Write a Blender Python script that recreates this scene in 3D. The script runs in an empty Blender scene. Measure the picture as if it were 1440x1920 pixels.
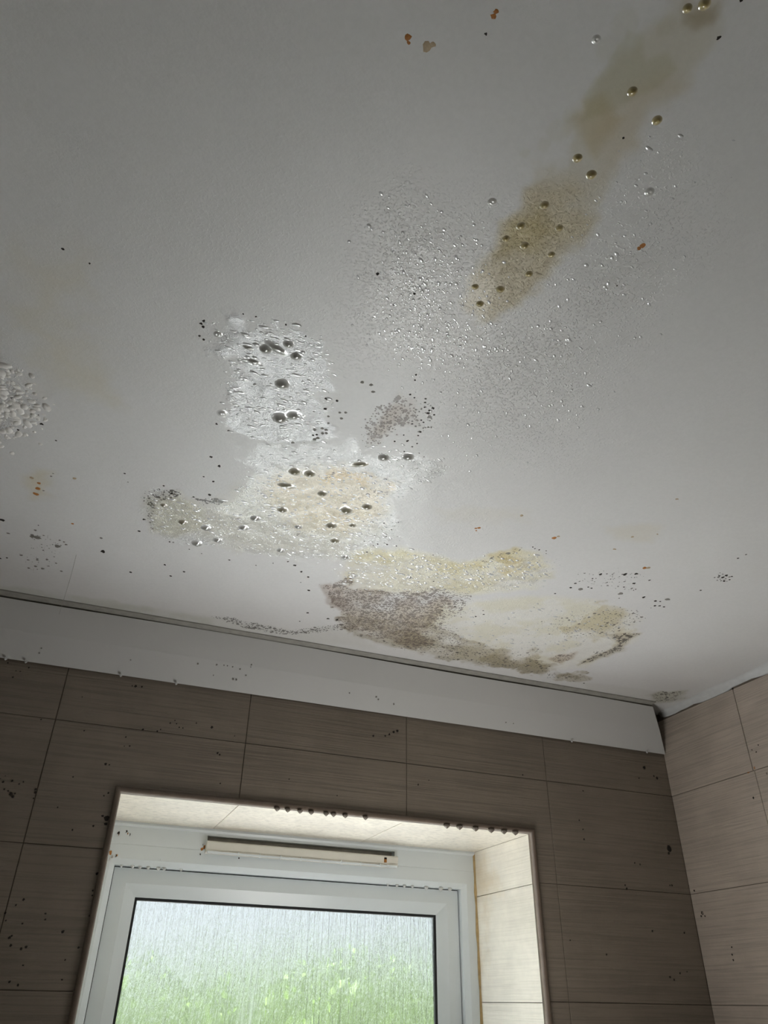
import bpy, bmesh, math, random
import numpy as np
from mathutils import Vector, Matrix

random.seed(7)
rng = np.random.default_rng(7)
C = bpy.context.scene.collection
S = 1.717          # one unit of the survey (camera to window wall) in metres
H0 = 1.65          # camera height above the floor

# ------------------------------------------------------------------ camera
RW = np.array([[0.9282778847314275, -0.3715873341041186, 0.014933916159936056],
               [0.21676309880508635, 0.5080015669994691, -0.8336355120327038],
               [0.30218194472022025, 0.7770825316908146, 0.5521130420717029]])
FPX = 1400.58
cam_d = bpy.data.cameras.new('camera')
cam_d.sensor_fit = 'VERTICAL'; cam_d.sensor_height = 36.0
cam_d.lens = FPX / 1920 * 36.0
cam_d.clip_start = 0.01; cam_d.clip_end = 200
cam = bpy.data.objects.new('camera', cam_d); C.objects.link(cam)
M = Matrix.Identity(4)
for r in range(3):
    M[r][0] = RW[0, r]; M[r][1] = -RW[1, r]; M[r][2] = -RW[2, r]
M[2][3] = H0
cam.matrix_world = M
bpy.context.scene.camera = cam

# ------------------------------------------------------------------ sky, sun, exposure
vs = bpy.context.scene.view_settings
vs.view_transform = 'Standard'; vs.look = 'None'; vs.gamma = 1.0; vs.use_curve_mapping = False
vs.exposure = 0.22
cy = bpy.context.scene.cycles
cy.max_bounces = 8; cy.glossy_bounces = 3; cy.transmission_bounces = 6; cy.transparent_max_bounces = 6
w = bpy.data.worlds.new('sky'); bpy.context.scene.world = w; w.use_nodes = True
nt = w.node_tree; nt.nodes.clear()
wo = nt.nodes.new('ShaderNodeOutputWorld'); bg = nt.nodes.new('ShaderNodeBackground')
tc = nt.nodes.new('ShaderNodeTexCoord'); sp = nt.nodes.new('ShaderNodeSeparateXYZ')
cr = nt.nodes.new('ShaderNodeValToRGB')
cr.color_ramp.elements[0].position = 0.0; cr.color_ramp.elements[0].color = (0.93, 0.97, 1.0, 1)
cr.color_ramp.elements[1].position = 1.0; cr.color_ramp.elements[1].color = (0.55, 0.74, 1.0, 1)
nt.links.new(tc.outputs['Generated'], sp.inputs[0]); nt.links.new(sp.outputs['Z'], cr.inputs[0])
nt.links.new(cr.outputs[0], bg.inputs[0]); nt.links.new(bg.outputs[0], wo.inputs[0])
bg.inputs[1].default_value = .82
sun_d = bpy.data.lights.new('sun', 'SUN'); sun_d.energy = 46.0; sun_d.angle = 0.02; sun_d.color = (1, .98, .94)
sun = bpy.data.objects.new('sun', sun_d); C.objects.link(sun)
sun.rotation_euler = Vector((-.35, -.01, .93)).to_track_quat('Z', 'Y').to_euler()
# added unseen area light low in the room, brightening the ceiling from below
lamp_d = bpy.data.lights.new('room_light', 'AREA'); lamp_d.shape = 'DISK'; lamp_d.size = 0.40
lamp_d.energy = 3.9; lamp_d.color = (1, .985, .95)
lamp = bpy.data.objects.new('room_light', lamp_d); C.objects.link(lamp)
lamp.location = (0.68, 1.42, 1.34); lamp.rotation_euler = Vector((0, .28, -1.0)).to_track_quat('Z', 'Y').to_euler()

# ------------------------------------------------------------------ helpers
ZC = 0.4245        # ceiling height in survey units
def W(x, y, z): return (x * S, y * S, z * S + H0)
def ray(px, py): return RW.T @ np.array([(px - 720) / FPX, (py - 960) / FPX, 1.0])
def on_ceiling(px, py, z=ZC):
    r = ray(px, py); return r * (z / r[2])
def on_back(px, py, y=1.0):
    r = ray(px, py); return r * (y / r[1])
def on_right(px, py, x=0.8974):
    r = ray(px, py); return r * (x / r[0])

def link(name, me, mat=None, parent=None, smooth=False):
    o = bpy.data.objects.new(name, me); C.objects.link(o)
    if mat is not None and not me.materials: me.materials.append(mat)
    if smooth:
        for p in me.polygons: p.use_smooth = True
    if parent is not None: o.parent = parent
    return o
def build(name, verts, faces, mat=None, parent=None, smooth=False, centre=True):
    """verts in world metres; the object's origin goes to their centre"""
    v = np.array(verts, float)
    c = (v.min(0) + v.max(0)) / 2 if centre else np.zeros(3)
    me = bpy.data.meshes.new(name)
    me.from_pydata((v - c).tolist(), [], faces); me.update()
    o = link(name, me, mat, parent, smooth)
    o.location = c if parent is None else Vector(c) - parent.location
    return o
def empty(name, loc):
    o = bpy.data.objects.new(name, None); C.objects.link(o); o.location = loc
    o.empty_display_size = 0.05
    return o
def tag(o, label=None, cat=None, group=None, kind=None):
    if label: o['label'] = label
    if cat: o['category'] = cat
    if group: o['group'] = group
    if kind: o['kind'] = kind
    return o
BOXF = [(0, 3, 2, 1), (4, 5, 6, 7), (0, 1, 5, 4), (1, 2, 6, 5), (2, 3, 7, 6), (3, 0, 4, 7)]
def box_vf(x0, x1, y0, y1, z0, z1):
    return [W(x0, y0, z0), W(x1, y0, z0), W(x1, y1, z0), W(x0, y1, z0), W(x0, y0, z1), W(x1, y0, z1), W(x1, y1, z1), W(x0, y1, z1)], BOXF
def boxes(name, lst, mat, parent=None):
    V, F = [], []
    for b in lst:
        v, f = box_vf(*b); n = len(V); V += v; F += [tuple(i + n for i in q) for q in f]
    return build(name, V, F, mat, parent)
def bevel(o, wd, seg=2):
    m = o.modifiers.new('edge', 'BEVEL'); m.width = wd; m.segments = seg; m.limit_method = 'ANGLE'
    return o
def ring(name, rect, prof, mat, parent=None):
    """mitred rectangular frame: prof = closed list of (inset, y)"""
    x0, x1, z0, z1 = rect; V, F = [], []
    n = len(prof)
    for i, y in prof:
        V += [W(x0 + i, y, z0 + i), W(x1 - i, y, z0 + i), W(x1 - i, y, z1 - i), W(x0 + i, y, z1 - i)]
    for k in range(n):
        k2 = (k + 1) % n
        for j in range(4):
            j2 = (j + 1) % 4
            F.append((k * 4 + j, k * 4 + j2, k2 * 4 + j2, k2 * 4 + j))
    return build(name, V, F, mat, parent)

# ------------------------------------------------------------------ materials
def mat_new(name):
    m = bpy.data.materials.new(name); m.use_nodes = True
    n = m.node_tree; b = n.nodes['Principled BSDF']
    return m, n, b
def nd(n, t, **k):
    x = n.nodes.new(t)
    for a, v in k.items():
        if a in x.inputs: x.inputs[a].default_value = v
        else: setattr(x, a, v)
    return x
def mixc(n, f, a, b, mode='MIX'):
    m = n.nodes.new('ShaderNodeMix'); m.data_type = 'RGBA'; m.blend_type = mode
    for s, v in ((0, f), (6, a), (7, b)):
        if hasattr(v, 'links') or hasattr(v, 'is_output'): n.links.new(v, m.inputs[s])
        else: m.inputs[s].default_value = v if not isinstance(v, tuple) else (*v, 1) if len(v) == 3 else v
    return m.outputs[2]
def math_n(n, op, a, b=None, c=None, clamp=False):
    m = n.nodes.new('ShaderNodeMath'); m.operation = op; m.use_clamp = clamp
    for i, v in enumerate((a, b, c)):
        if v is None: continue
        if hasattr(v, 'is_output'): n.links.new(v, m.inputs[i])
        else: m.inputs[i].default_value = v
    return m.outputs[0]
def pos_scaled(n, sc, rot=(0, 0, 0)):
    g = n.nodes.new('ShaderNodeNewGeometry'); mp = n.nodes.new('ShaderNodeMapping')
    mp.inputs['Scale'].default_value = sc; mp.inputs['Rotation'].default_value = rot
    n.links.new(g.outputs['Position'], mp.inputs[0]); return mp.outputs[0]
def noise(n, vec, scale, detail=3, rough=.5, dist=0):
    t = nd(n, 'ShaderNodeTexNoise', Scale=scale, Detail=detail, Roughness=rough, Distortion=dist)
    n.links.new(vec, t.inputs['Vector']); return t.outputs['Fac']
def ramp(n, v, p0, c0, p1, c1):
    r = n.nodes.new('ShaderNodeMapRange'); n.links.new(v, r.inputs[0])
    r.inputs[1].default_value = p0; r.inputs[2].default_value = p1
    r.inputs[3].default_value = c0; r.inputs[4].default_value = c1
    r.interpolation_type = 'SMOOTHSTEP'; return r.outputs[0]
def bump(n, h, dist, strength=1.0, prev=None):
    b = nd(n, 'ShaderNodeBump', Distance=dist, Strength=strength); n.links.new(h, b.inputs['Height'])
    if prev is not None: n.links.new(prev, b.inputs['Normal'])
    return b.outputs[0]

def simple(name, col, rough=.5, var=.08, vscale=30, bmp=0.0, bscale=200, spec=.5, trans=0, ior=1.45, metal=0):
    m, n, b = mat_new(name)
    p = pos_scaled(n, (1, 1, 1))
    f = noise(n, p, vscale, 4)
    c = mixc(n, f, tuple(max(0, x * (1 - var)) for x in col), tuple(min(1, x * (1 + var)) for x in col))
    n.links.new(c, b.inputs['Base Color'])
    b.inputs['Roughness'].default_value = rough; b.inputs['Metallic'].default_value = metal
    b.inputs['Specular IOR Level'].default_value = spec
    b.inputs['Transmission Weight'].default_value = trans; b.inputs['IOR'].default_value = ior
    if bmp: n.links.new(bump(n, noise(n, p, bscale, 3), bmp), b.inputs['Normal'])
    return m

def tile_material(name, col, ribs=(5, 5, 300), dirt=.25, rough=.42, amp=.0013, rib=.5, dark=(.10, .085, .06)):
    m, n, b = mat_new(name)
    p = pos_scaled(n, ribs)
    r = noise(n, p, 1, 3, .6)
    p1 = pos_scaled(n, (1, 1, 1))
    f = noise(n, p1, 9, 5, .6)
    c = mixc(n, ramp(n, f, .35, 0, .7, 1), tuple(x * .93 for x in col), tuple(min(1, x * 1.06) for x in col))
    c = mixc(n, ramp(n, r, .32, rib, .58, 0), c, tuple(x * .6 for x in col))  # colour darkened along the low lines of the ribs
    # grime in broad patches
    d = noise(n, p1, 3.2, 6, .62)
    c = mixc(n, math_n(n, 'MULTIPLY', ramp(n, d, .56, 0, .78, 1), dirt), c, dark)
    n.links.new(c, b.inputs['Base Color'])
    b.inputs['Roughness'].default_value = rough
    nb = bump(n, r, amp)
    n.links.new(nb, b.inputs['Normal'])
    return m
M_tile = tile_material('ribbed_tile', (.25, .208, .165))  # same beige tile; darkness of the backlit wall put into the colour
M_tile_r = tile_material('ribbed_tile_side', (.50, .43, .365))  # same tile, lightened in colour for the wall the window lights
M_reveal = tile_material('reveal_tile', (.90, .86, .77), dirt=.55, dark=(.62, .46, .25), rough=.35, amp=.0007, rib=.2)
M_soffit = tile_material('soffit_tile', (.80, .75, .65), ribs=(60, 90, 60), dirt=.5, dark=(.62, .48, .30), amp=.0020, rough=.35)
M_grout = simple('grout', (.18, .15, .12), .9, .25, 40, .0006, 300)
M_upvc = simple('window_plastic', (.72, .77, .79), .28, .02, 12, .00005, 60)
M_upvc2 = simple('vent_plastic', (.72, .70, .64), .35, .06, 40)
M_gasket = simple('gasket_rubber', (.012, .013, .014), .6, .1)
M_board = simple('cladding_board', (.60, .60, .59), .30, .05, 5, .0002, 40)
M_strip = simple('sealing_strip', (.34, .33, .30), .6, .3, 60, .0004, 150)
M_seal = simple('silicone', (.66, .67, .67), .35, .12, 50, .0012, 60)
M_edge = simple('tile_edge_trim', (.17, .13, .10), .45, .25, 50, .0002, 90)  # backlit darkness of the strip put into its base colour
M_dark = simple('void', (.01, .009, .008), .95)
M_mould = simple('black_mould', (.022, .018, .014), .85, .4, 400, .0004, 900)
M_mould_b = simple('brown_mould', (.12, .075, .045), .85, .4, 400, .0004, 900)
M_mould_g = simple('grey_mould', (.22, .21, .19), .8, .25, 500, .0004, 900)
M_rust = simple('rust_stain', (.42, .17, .035), .6, .45, 500, .0003, 900)
M_rustf = simple('faded_rust', (.46, .36, .24), .6, .2, 300)
M_plaster = simple('paint_flake', (.85, .83, .80), .5, .1, 200, .0005, 300)
M_wallp = simple('room_plaster', (.62, .58, .52), .8, .05, 6, .0003, 120)
M_floor = simple('vinyl_floor', (.78, .79, .79), .5, .05, 5, .0002, 60)
M_lawn = simple('lawn', (.03, .045, .015), .9, .4, 8)
M_leaf = simple('leaves', (.085, .15, .012), .55, .45, 3)
M_bark = simple('bark', (.16, .11, .07), .9, .4, 20, .01, 12)
M_render = simple('outside_render', (.78, .77, .80), .9, .1)

def water(name, col, rough=.04):
    m, n, b = mat_new(name)
    a = nd(n, 'ShaderNodeAttribute', attribute_name='tone')
    n.links.new(a.outputs['Color'], b.inputs['Base Color'])
    b.inputs['Roughness'].default_value = rough; b.inputs['IOR'].default_value = 1.8
    b.inputs['Specular IOR Level'].default_value = .8
    b.inputs['Coat Weight'].default_value = .6; b.inputs['Coat Roughness'].default_value = .03
    return m
M_drop = water('hanging_water', None)
def clear_water():
    m, n, b = mat_new('clear_water')
    b.inputs['Base Color'].default_value = (.80, .81, .80, 1)
    b.inputs['Roughness'].default_value = .05; b.inputs['IOR'].default_value = 1.33
    b.inputs['Specular IOR Level'].default_value = .9
    b.inputs['Transmission Weight'].default_value = .35
    p = pos_scaled(n, (1, 1, 1)); n.links.new(bump(n, noise(n, p, 300, 2), .0003), b.inputs['Normal'])
    return m
M_clear = clear_water()

# frosted wet window glass
def glass_mat():
    m, n, b = mat_new('frosted_glass')
    out = n.nodes['Material Output']; n.nodes.remove(b)
    p = pos_scaled(n, (150, 60, 7)); v1 = noise(n, p, 1, 4, .6, .6)
    p2 = pos_scaled(n, (360, 100, 60)); v2 = noise(n, p2, 1, 3, .6, .3)
    h = math_n(n, 'ADD', v1, math_n(n, 'MULTIPLY', v2, .55))
    nb = bump(n, h, .006)
    rf = nd(n, 'ShaderNodeBsdfRefraction', Roughness=.22, IOR=1.30)
    rf.inputs['Color'].default_value = (.95, .98, .98, 1)
    gl = nd(n, 'ShaderNodeBsdfGlossy', Roughness=.15)
    tr = n.nodes.new('ShaderNodeBsdfTransparent'); tr.inputs[0].default_value = (.95, .98, .98, 1)
    n.links.new(nb, rf.inputs['Normal']); n.links.new(nb, gl.inputs['Normal'])
    fr = nd(n, 'ShaderNodeFresnel', IOR=1.45); n.links.new(nb, fr.inputs['Normal'])
    m1 = n.nodes.new('ShaderNodeMixShader'); m2 = n.nodes.new('ShaderNodeMixShader')
    n.links.new(ramp(n, v1, .42, .15, .62, .6), m1.inputs[0])
    n.links.new(rf.outputs[0], m1.inputs[1]); n.links.new(tr.outputs[0], m1.inputs[2])
    n.links.new(math_n(n, 'MULTIPLY', fr.outputs[0], .5), m2.inputs[0])
    n.links.new(m1.outputs[0], m2.inputs[1]); n.links.new(gl.outputs[0], m2.inputs[2])
    tl = n.nodes.new('ShaderNodeBsdfTranslucent'); tl.inputs[0].default_value = (.95, .98, .98, 1); n.links.new(nb, tl.inputs['Normal'])
    m3 = n.nodes.new('ShaderNodeMixShader'); m3.inputs[0].default_value = .03
    n.links.new(m2.outputs[0], m3.inputs[1]); n.links.new(tl.outputs[0], m3.inputs[2])
    n.links.new(m3.outputs[0], out.inputs[0])
    return m
M_glass = glass_mat()

# ------------------------------------------------------------------ numpy noise and masks
def vnoise(X, Y, sc, seed, octs=4):
    out = np.zeros_like(X); amp = 1.0; tot = 0
    for o in range(octs):
        r = np.random.default_rng(seed * 31 + o); L = r.random((257, 257))
        u = X * sc * 2 ** o + 71.3 * seed; v = Y * sc * 2 ** o + 13.7 * seed
        i = np.floor(u).astype(int); j = np.floor(v).astype(int); fu = u - i; fv = v - j
        fu = fu * fu * (3 - 2 * fu); fv = fv * fv * (3 - 2 * fv)
        i0 = i % 256; j0 = j % 256
        out += amp * ((L[i0, j0] * (1 - fu) + L[i0 + 1, j0] * fu) * (1 - fv) + (L[i0, j0 + 1] * (1 - fu) + L[i0 + 1, j0 + 1] * fu) * fv)
        tot += amp; amp *= .55
    return out / tot
def sstep(a, b, x):
    t = np.clip((x - a) / (b - a), 0, 1); return t * t * (3 - 2 * t)
def poly_sd(X, Y, P):
    """signed distance in survey units, positive inside"""
    d2 = np.full(X.shape, 1e9); ins = np.zeros(X.shape, bool); n = len(P)
    for k in range(n):
        ax, ay = P[k]; bx, by = P[(k + 1) % n]; ex, ey = bx - ax, by - ay
        t = np.clip(((X - ax) * ex + (Y - ay) * ey) / (ex * ex + ey * ey + 1e-12), 0, 1)
        d2 = np.minimum(d2, (X - ax - t * ex) ** 2 + (Y - ay - t * ey) ** 2)
        c = ((ay > Y) != (by > Y)) & (X < ex * (Y - ay) / (ey + 1e-15) + ax); ins ^= c
    d = np.sqrt(d2); return np.where(ins, d, -d)

# ceiling grid, fine where it is seen
gx = np.concatenate([np.linspace(-.55, -.20, 8)[:-1], np.arange(-.20, .905, .00175), [.93, .95]])
gy = np.concatenate([np.linspace(-.55, .03, 10)[:-1], np.arange(.03, 1.0, .00185), [1.0, 1.02]])
GX, GY = np.meshgrid(gx, gy)
def cpoly(pts): return [tuple(on_ceiling(*p)[:2]) for p in pts]
wx = (vnoise(GX, GY, 40, 1, 4) - .5); wy = (vnoise(GX, GY, 40, 2, 4) - .5)
def region(pts, feather=.006, warp=.02):
    P = cpoly(pts); a = np.array(P); mg = .06
    out = np.zeros_like(GX)
    cx = np.where((gx > a[:, 0].min() - mg) & (gx < a[:, 0].max() + mg))[0]
    cy = np.where((gy > a[:, 1].min() - mg) & (gy < a[:, 1].max() + mg))[0]
    sl = np.s_[cy[0]:cy[-1] + 1, cx[0]:cx[-1] + 1]
    out[sl] = sstep(-feather, feather, poly_sd(GX[sl] + wx[sl] * warp, GY[sl] + wy[sl] * warp, P))
    return out
def blob(px, py, rpx, soft=1.0, aniso=1.0):
    c = on_ceiling(px, py); rr = rpx * np.linalg.norm(c) / FPX
    d = np.hypot(GX - c[0], (GY - c[1]) / aniso) / rr
    return 1 - sstep(1 - soft, 1 + soft * .4, d)

stain = np.ones(GX.shape + (3,)); stain *= np.array([.73, .725, .72])  # paint colour: stains, plus sheen lightened into the wet patches
base_mott = vnoise(GX, GY, 6, 3, 4)
stain *= (.96 + .08 * base_mott)[..., None]
wet = np.zeros_like(GX); mould = np.zeros_like(GX); peb = np.zeros_like(GX); mbrown = np.zeros_like(GX)
def tint(mask, col, amt=1.0):
    global stain
    k = np.clip(mask * amt, 0, 1)[..., None]
    stain = stain * (1 - k) + stain * np.array(col) * k
n1 = vnoise(GX, GY, 25, 4, 5); n2 = vnoise(GX, GY, 70, 5, 4); n3 = vnoise(GX, GY, 12, 6, 4)

def rough(m): return sstep(.42, .62, m * .75 + (vnoise(GX, GY, 55, 14, 4) - .5) * 1.0 * (m > 0) + .12) * sstep(0, .25, m)
# --- yellow streak towards the top right
streak = [(905, 608), (878, 560), (880, 510), (905, 478), (940, 440), (962, 400), (985, 350), (1010, 318), (1062, 292), (1085, 240), (1092, 195), (1120, 150), (1160, 110), (1200, 60), (1262, -30), (1350, -30), (1335, 60), (1290, 130), (1262, 190), (1215, 250), (1172, 300), (1140, 345), (1112, 400), (1085, 440), (1052, 490), (1010, 530), (965, 575), (930, 612)]
m = region(streak, .006, .028) * (.75 + .5 * (n1 - .3))
tint(m, (.80, .74, .56), .55 + 0 * m)
low = region([(905, 612), (872, 560), (880, 510), (940, 430), (985, 330), (1110, 330), (1110, 410), (1060, 500), (960, 590)], .012, .02)
wet = np.maximum(wet, .4 * m * low); peb = np.maximum(peb, .9 * m * low); streak_low = m * low
tint(m * low, (.84, .72, .44), .62 * sstep(.25, .6, n1))
tint(region([(940, 470), (960, 420), (1010, 400), (1050, 440), (1010, 480)], .008, .02), (.80, .72, .36), .6)
tint(region([(1140, 120), (1175, 60), (1205, 65), (1210, 110), (1250, 95), (1262, 130), (1230, 170), (1180, 190), (1100, 230), (1090, 180)], .002, .008), (.80, .80, .66), .55)
tint(region([(1085, 195), (1130, 180), (1180, 215), (1120, 290), (1092, 240)], .004, .015), (.84, .76, .55), .6)
for c in ((1172, 45, 22), (1250, 48, 16), (1048, 245, 22), (1020, 272, 12), (985, 288, 9), (1070, 215, 14), (1140, 92, 20)):
    tint(blob(*c, soft=.25), (.88, .87, .78), .35)
tint(region([(1275, -10), (1345, -10), (1340, 20), (1300, 35), (1275, 20)], .004, .02), (.55, .47, .32), .7 * sstep(.4, .6, n2))
tint(region([(1140, 200), (1230, 150), (1270, 170), (1200, 280), (1130, 320)], .01, .03), (.92, .84, .72), .5)
# --- blistered wet patch
patB = [(385, 655), (402, 640), (398, 610), (440, 597), (530, 606), (580, 622), (610, 650), (622, 700), (618, 760), (608, 800), (590, 828), (520, 832), (470, 822), (440, 800), (418, 760), (425, 700), (432, 670), (400, 662)]
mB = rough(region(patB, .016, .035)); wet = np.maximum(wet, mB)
tint(mB, (1.03, 1.04, 1.06), 1)  # window sheen on the wet paint, put into its colour as whiter
# --- long central wet patch with its yellow heart
patC = [(272, 925), (290, 920), (330, 926), (350, 945), (380, 950), (430, 938), (455, 912), (462, 890), (452, 862), (500, 845), (580, 832), (700, 842), (770, 848), (830, 862), (838, 884), (800, 905), (765, 925), (740, 955), (748, 1000), (735, 1030), (690, 1050), (640, 1052), (560, 1046), (480, 1040), (420, 1025), (340, 1022), (300, 1000), (280, 985)]
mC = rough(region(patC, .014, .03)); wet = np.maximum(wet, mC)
tint(mC, (1.10, 1.11, 1.11), 1)  # reflected window brightness lightened into this patch's colour too
heart = [(500, 900), (540, 882), (600, 876), (680, 885), (722, 915), (720, 950), (690, 985), (640, 1000), (580, 992), (530, 962), (500, 930)]
tint(region(heart, .018, .03), (1.0, .87, .64), .95)
tint(region([(600, 890), (650, 876), (705, 890), (735, 925), (700, 930), (660, 905), (610, 905)], .006, .03), (.92, .74, .42), .8 * sstep(.35, .6, n2))
tint(region([(282, 935), (330, 928), (380, 952), (390, 985), (340, 1005), (290, 998)], .010, .02), (.88, .86, .72), .85)
tint(region([(380, 950), (480, 900), (520, 960), (700, 1000), (650, 1045), (450, 1030), (380, 1000)], .02, .04), (.97, .95, .86), .9)
mbrown = np.maximum(mbrown, .55 * region([(605, 890), (640, 880), (650, 896), (620, 905)], .005, .03))
mbrown = np.maximum(mbrown, .5 * region([(680, 915), (700, 910), (740, 930), (715, 936)], .004, .03))
mbrown = np.maximum(mbrown, .35 * region([(540, 990), (590, 985), (600, 1000), (550, 1005)], .006, .04))
mould = np.maximum(mould, .62 * region([(272, 920), (284, 918), (300, 945), (292, 985), (300, 998), (278, 992), (280, 960)], .006, .02))
mould = np.maximum(mould, .58 * region([(280, 920), (325, 920), (345, 934), (320, 940), (290, 932)], .005, .02))
mould = np.maximum(mould, .66 * region([(362, 936), (400, 932), (432, 938), (410, 946), (375, 946)], .004, .02))
tint(region([(275, 922), (330, 922), (350, 940), (300, 945), (296, 990), (280, 985)], .006, .02), (.80, .79, .76), .6)
# --- dotted brown colony
col = region([(660, 830), (668, 790), (700, 752), (740, 742), (790, 760), (780, 790), (745, 820), (715, 838)], .008, .03)
mbrown = np.maximum(mbrown, .60 * col)
tint(region([(690, 800), (730, 765), (760, 775), (745, 805), (715, 825), (690, 822)], .008, .03), (.74, .66, .60), .95)
mould = np.maximum(mould, .42 * region([(765, 750), (800, 740), (822, 770), (810, 810), (770, 815), (760, 790)], .008, .03))
tint(region([(735, 745), (775, 745), (790, 800), (760, 800)], .006, .03), (.84, .80, .77), .7)
tint(region([(585, 790), (680, 690), (860, 690), (900, 850), (700, 838), (590, 830)], .015, .02), (.95, .95, .95), .8)
# --- large brown mould field above the window
big = [(598, 1100), (606, 1092), (626, 1093), (646, 1080), (660, 1074), (668, 1084), (650, 1104), (700, 1103), (800, 1108), (835, 1118), (845, 1140), (820, 1158), (790, 1176), (822, 1212), (790, 1222), (730, 1202), (670, 1190), (632, 1172), (640, 1150), (625, 1138), (607, 1122)]
mG = rough(region(big, .016, .03))
tint(mG, (.70, .63, .55), .8 * sstep(.2, .5, n1))
mbrown = np.maximum(mbrown, .66 * mG); mbrown = np.maximum(mbrown, .40 * region(big, .03, .03))
mbrown = np.maximum(mbrown, .58 * region([(780, 1100), (880, 1110), (880, 1150), (780, 1180)], .012, .02))
tint(region([(598, 1098), (620, 1092), (640, 1105), (650, 1130), (640, 1145), (612, 1130)], .003, .01), (.64, .57, .53), .75)
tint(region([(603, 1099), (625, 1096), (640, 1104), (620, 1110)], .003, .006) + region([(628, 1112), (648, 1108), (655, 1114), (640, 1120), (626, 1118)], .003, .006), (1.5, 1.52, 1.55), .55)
mbrown = np.maximum(mbrown, .6 * region([(626, 1093), (662, 1072), (672, 1082), (650, 1098)], .004, .01))
tail = np.maximum(.95 * region([(636, 1158), (700, 1165), (800, 1176), (860, 1196), (900, 1222), (860, 1238), (760, 1224), (680, 1200), (650, 1184)], .012, .04) * sstep(.3, .5, n1), 0)
tail = np.maximum(tail, rough(region([(632, 1148), (700, 1160), (800, 1172), (840, 1188), (900, 1205), (960, 1224), (1040, 1248), (1090, 1272), (1020, 1268), (900, 1248), (780, 1228), (700, 1205), (650, 1190)], .014, .03)))
tint(tail, (.66, .62, .53), .9 * sstep(.25, .55, n1)); mould = np.maximum(mould, .42 * tail * sstep(.35, .55, n1))
mould = np.maximum(mould, .56 * region([(390, 1155), (430, 1156), (480, 1168), (540, 1182), (600, 1176), (650, 1165), (650, 1180), (580, 1190), (520, 1190), (450, 1176)], .004, .01))
tint(region([(150, 1128), (300, 1140), (450, 1165), (560, 1185), (640, 1170), (700, 1215), (560, 1200), (300, 1160), (150, 1140)], .008, .015), (.90, .90, .87), .7)
# wet paint around it
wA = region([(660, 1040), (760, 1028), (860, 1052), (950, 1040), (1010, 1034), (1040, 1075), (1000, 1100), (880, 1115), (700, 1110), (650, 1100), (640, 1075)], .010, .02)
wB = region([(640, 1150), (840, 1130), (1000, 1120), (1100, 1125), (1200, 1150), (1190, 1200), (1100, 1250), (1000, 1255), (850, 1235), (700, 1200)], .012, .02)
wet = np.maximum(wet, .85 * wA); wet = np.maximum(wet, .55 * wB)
tint(np.maximum(wA, wB), (1.15, 1.14, 1.08), .95)  # lighter tint carries the wet sheen in the colour
tint(wA, (1, .98, .86), sstep(.35, .6, n3) * .9)
tint(wB, (.93, .91, .80), .8 * sstep(.45, .65, n1))
tint(region([(655, 1050), (690, 1032), (760, 1038), (860, 1055), (960, 1035), (1020, 1040), (1030, 1062), (960, 1075), (860, 1062), (860, 1100), (780, 1090), (740, 1055), (680, 1060), (650, 1090)], .007, .03), (.93, .88, .67), .85 * sstep(.28, .55, n1))
tint(region([(890, 1052), (930, 1040), (980, 1034), (970, 1065), (940, 1074), (890, 1060)], .005, .03), (.85, .76, .53), .8 * sstep(.3, .55, n2))
tint(region([(900, 1080), (1040, 1072), (1045, 1084), (960, 1088), (880, 1110), (820, 1108)], .004, .02), (.90, .87, .74), .7)
mould = np.maximum(mould, .5 * region([(900, 1050), (980, 1030), (990, 1036), (930, 1050), (905, 1056)], .004, .02))
# --- mould at the lower right of the field
r1 = rough(region([(1060, 1172), (1120, 1135), (1170, 1135), (1190, 1160), (1185, 1190), (1150, 1212), (1100, 1195), (1050, 1200)], .02, .03))
tint(r1, (.84, .79, .65), .95 * sstep(.25, .55, n1)); wet = np.maximum(wet, .5 * r1)
mould = np.maximum(mould, .40 * region([(1120, 1150), (1215, 1140), (1210, 1160), (1180, 1180), (1120, 1172)], .008, .02))
mould = np.maximum(mould, .28 * region([(980, 1170), (1060, 1160), (1060, 1190), (980, 1195)], .01, .02))
e1 = region([(1140, 1190), (1198, 1188), (1180, 1205), (1168, 1222), (1130, 1236), (1085, 1248), (1110, 1228), (1140, 1218), (1160, 1205)], .005, .02)
mould = np.maximum(mould, .60 * e1); tint(e1, (.66, .61, .50), .8)
e2 = region([(1030, 1238), (1050, 1228), (1080, 1222), (1076, 1236), (1050, 1246)], .004, .02)
mbrown = np.maximum(mbrown, .6 * e2); tint(e2, (.70, .60, .50), .7)
e3 = region([(1110, 1220), (1135, 1216), (1130, 1226), (1112, 1226)], .003, .02); mould = np.maximum(mould, .6 * e3)
e4 = rough(region([(970, 1225), (1010, 1215), (1010, 1245), (1060, 1262), (1100, 1262), (1110, 1278), (1040, 1274), (960, 1258), (900, 1244), (900, 1232)], .012, .03))
mould = np.maximum(mould, .36 * e4); tint(e4, (.72, .68, .58), .9 * sstep(.3, .5, n1))
mould = np.maximum(mould, .30 * region([(880, 1215), (960, 1210), (990, 1235), (880, 1240)], .008, .02))
mould = np.maximum(mould, .34 * region([(1030, 1165), (1110, 1135), (1180, 1135), (1212, 1142), (1190, 1185), (1120, 1205), (1040, 1200)], .015, .04))
mould = np.maximum(mould, .30 * region([(700, 1190), (830, 1175), (960, 1215), (1000, 1250), (860, 1236), (740, 1222)], .012, .03))
mbrown = np.maximum(mbrown, .5 * region([(640, 1150), (830, 1160), (880, 1200), (900, 1235), (800, 1228), (690, 1202), (650, 1180)], .012, .04))
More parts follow.
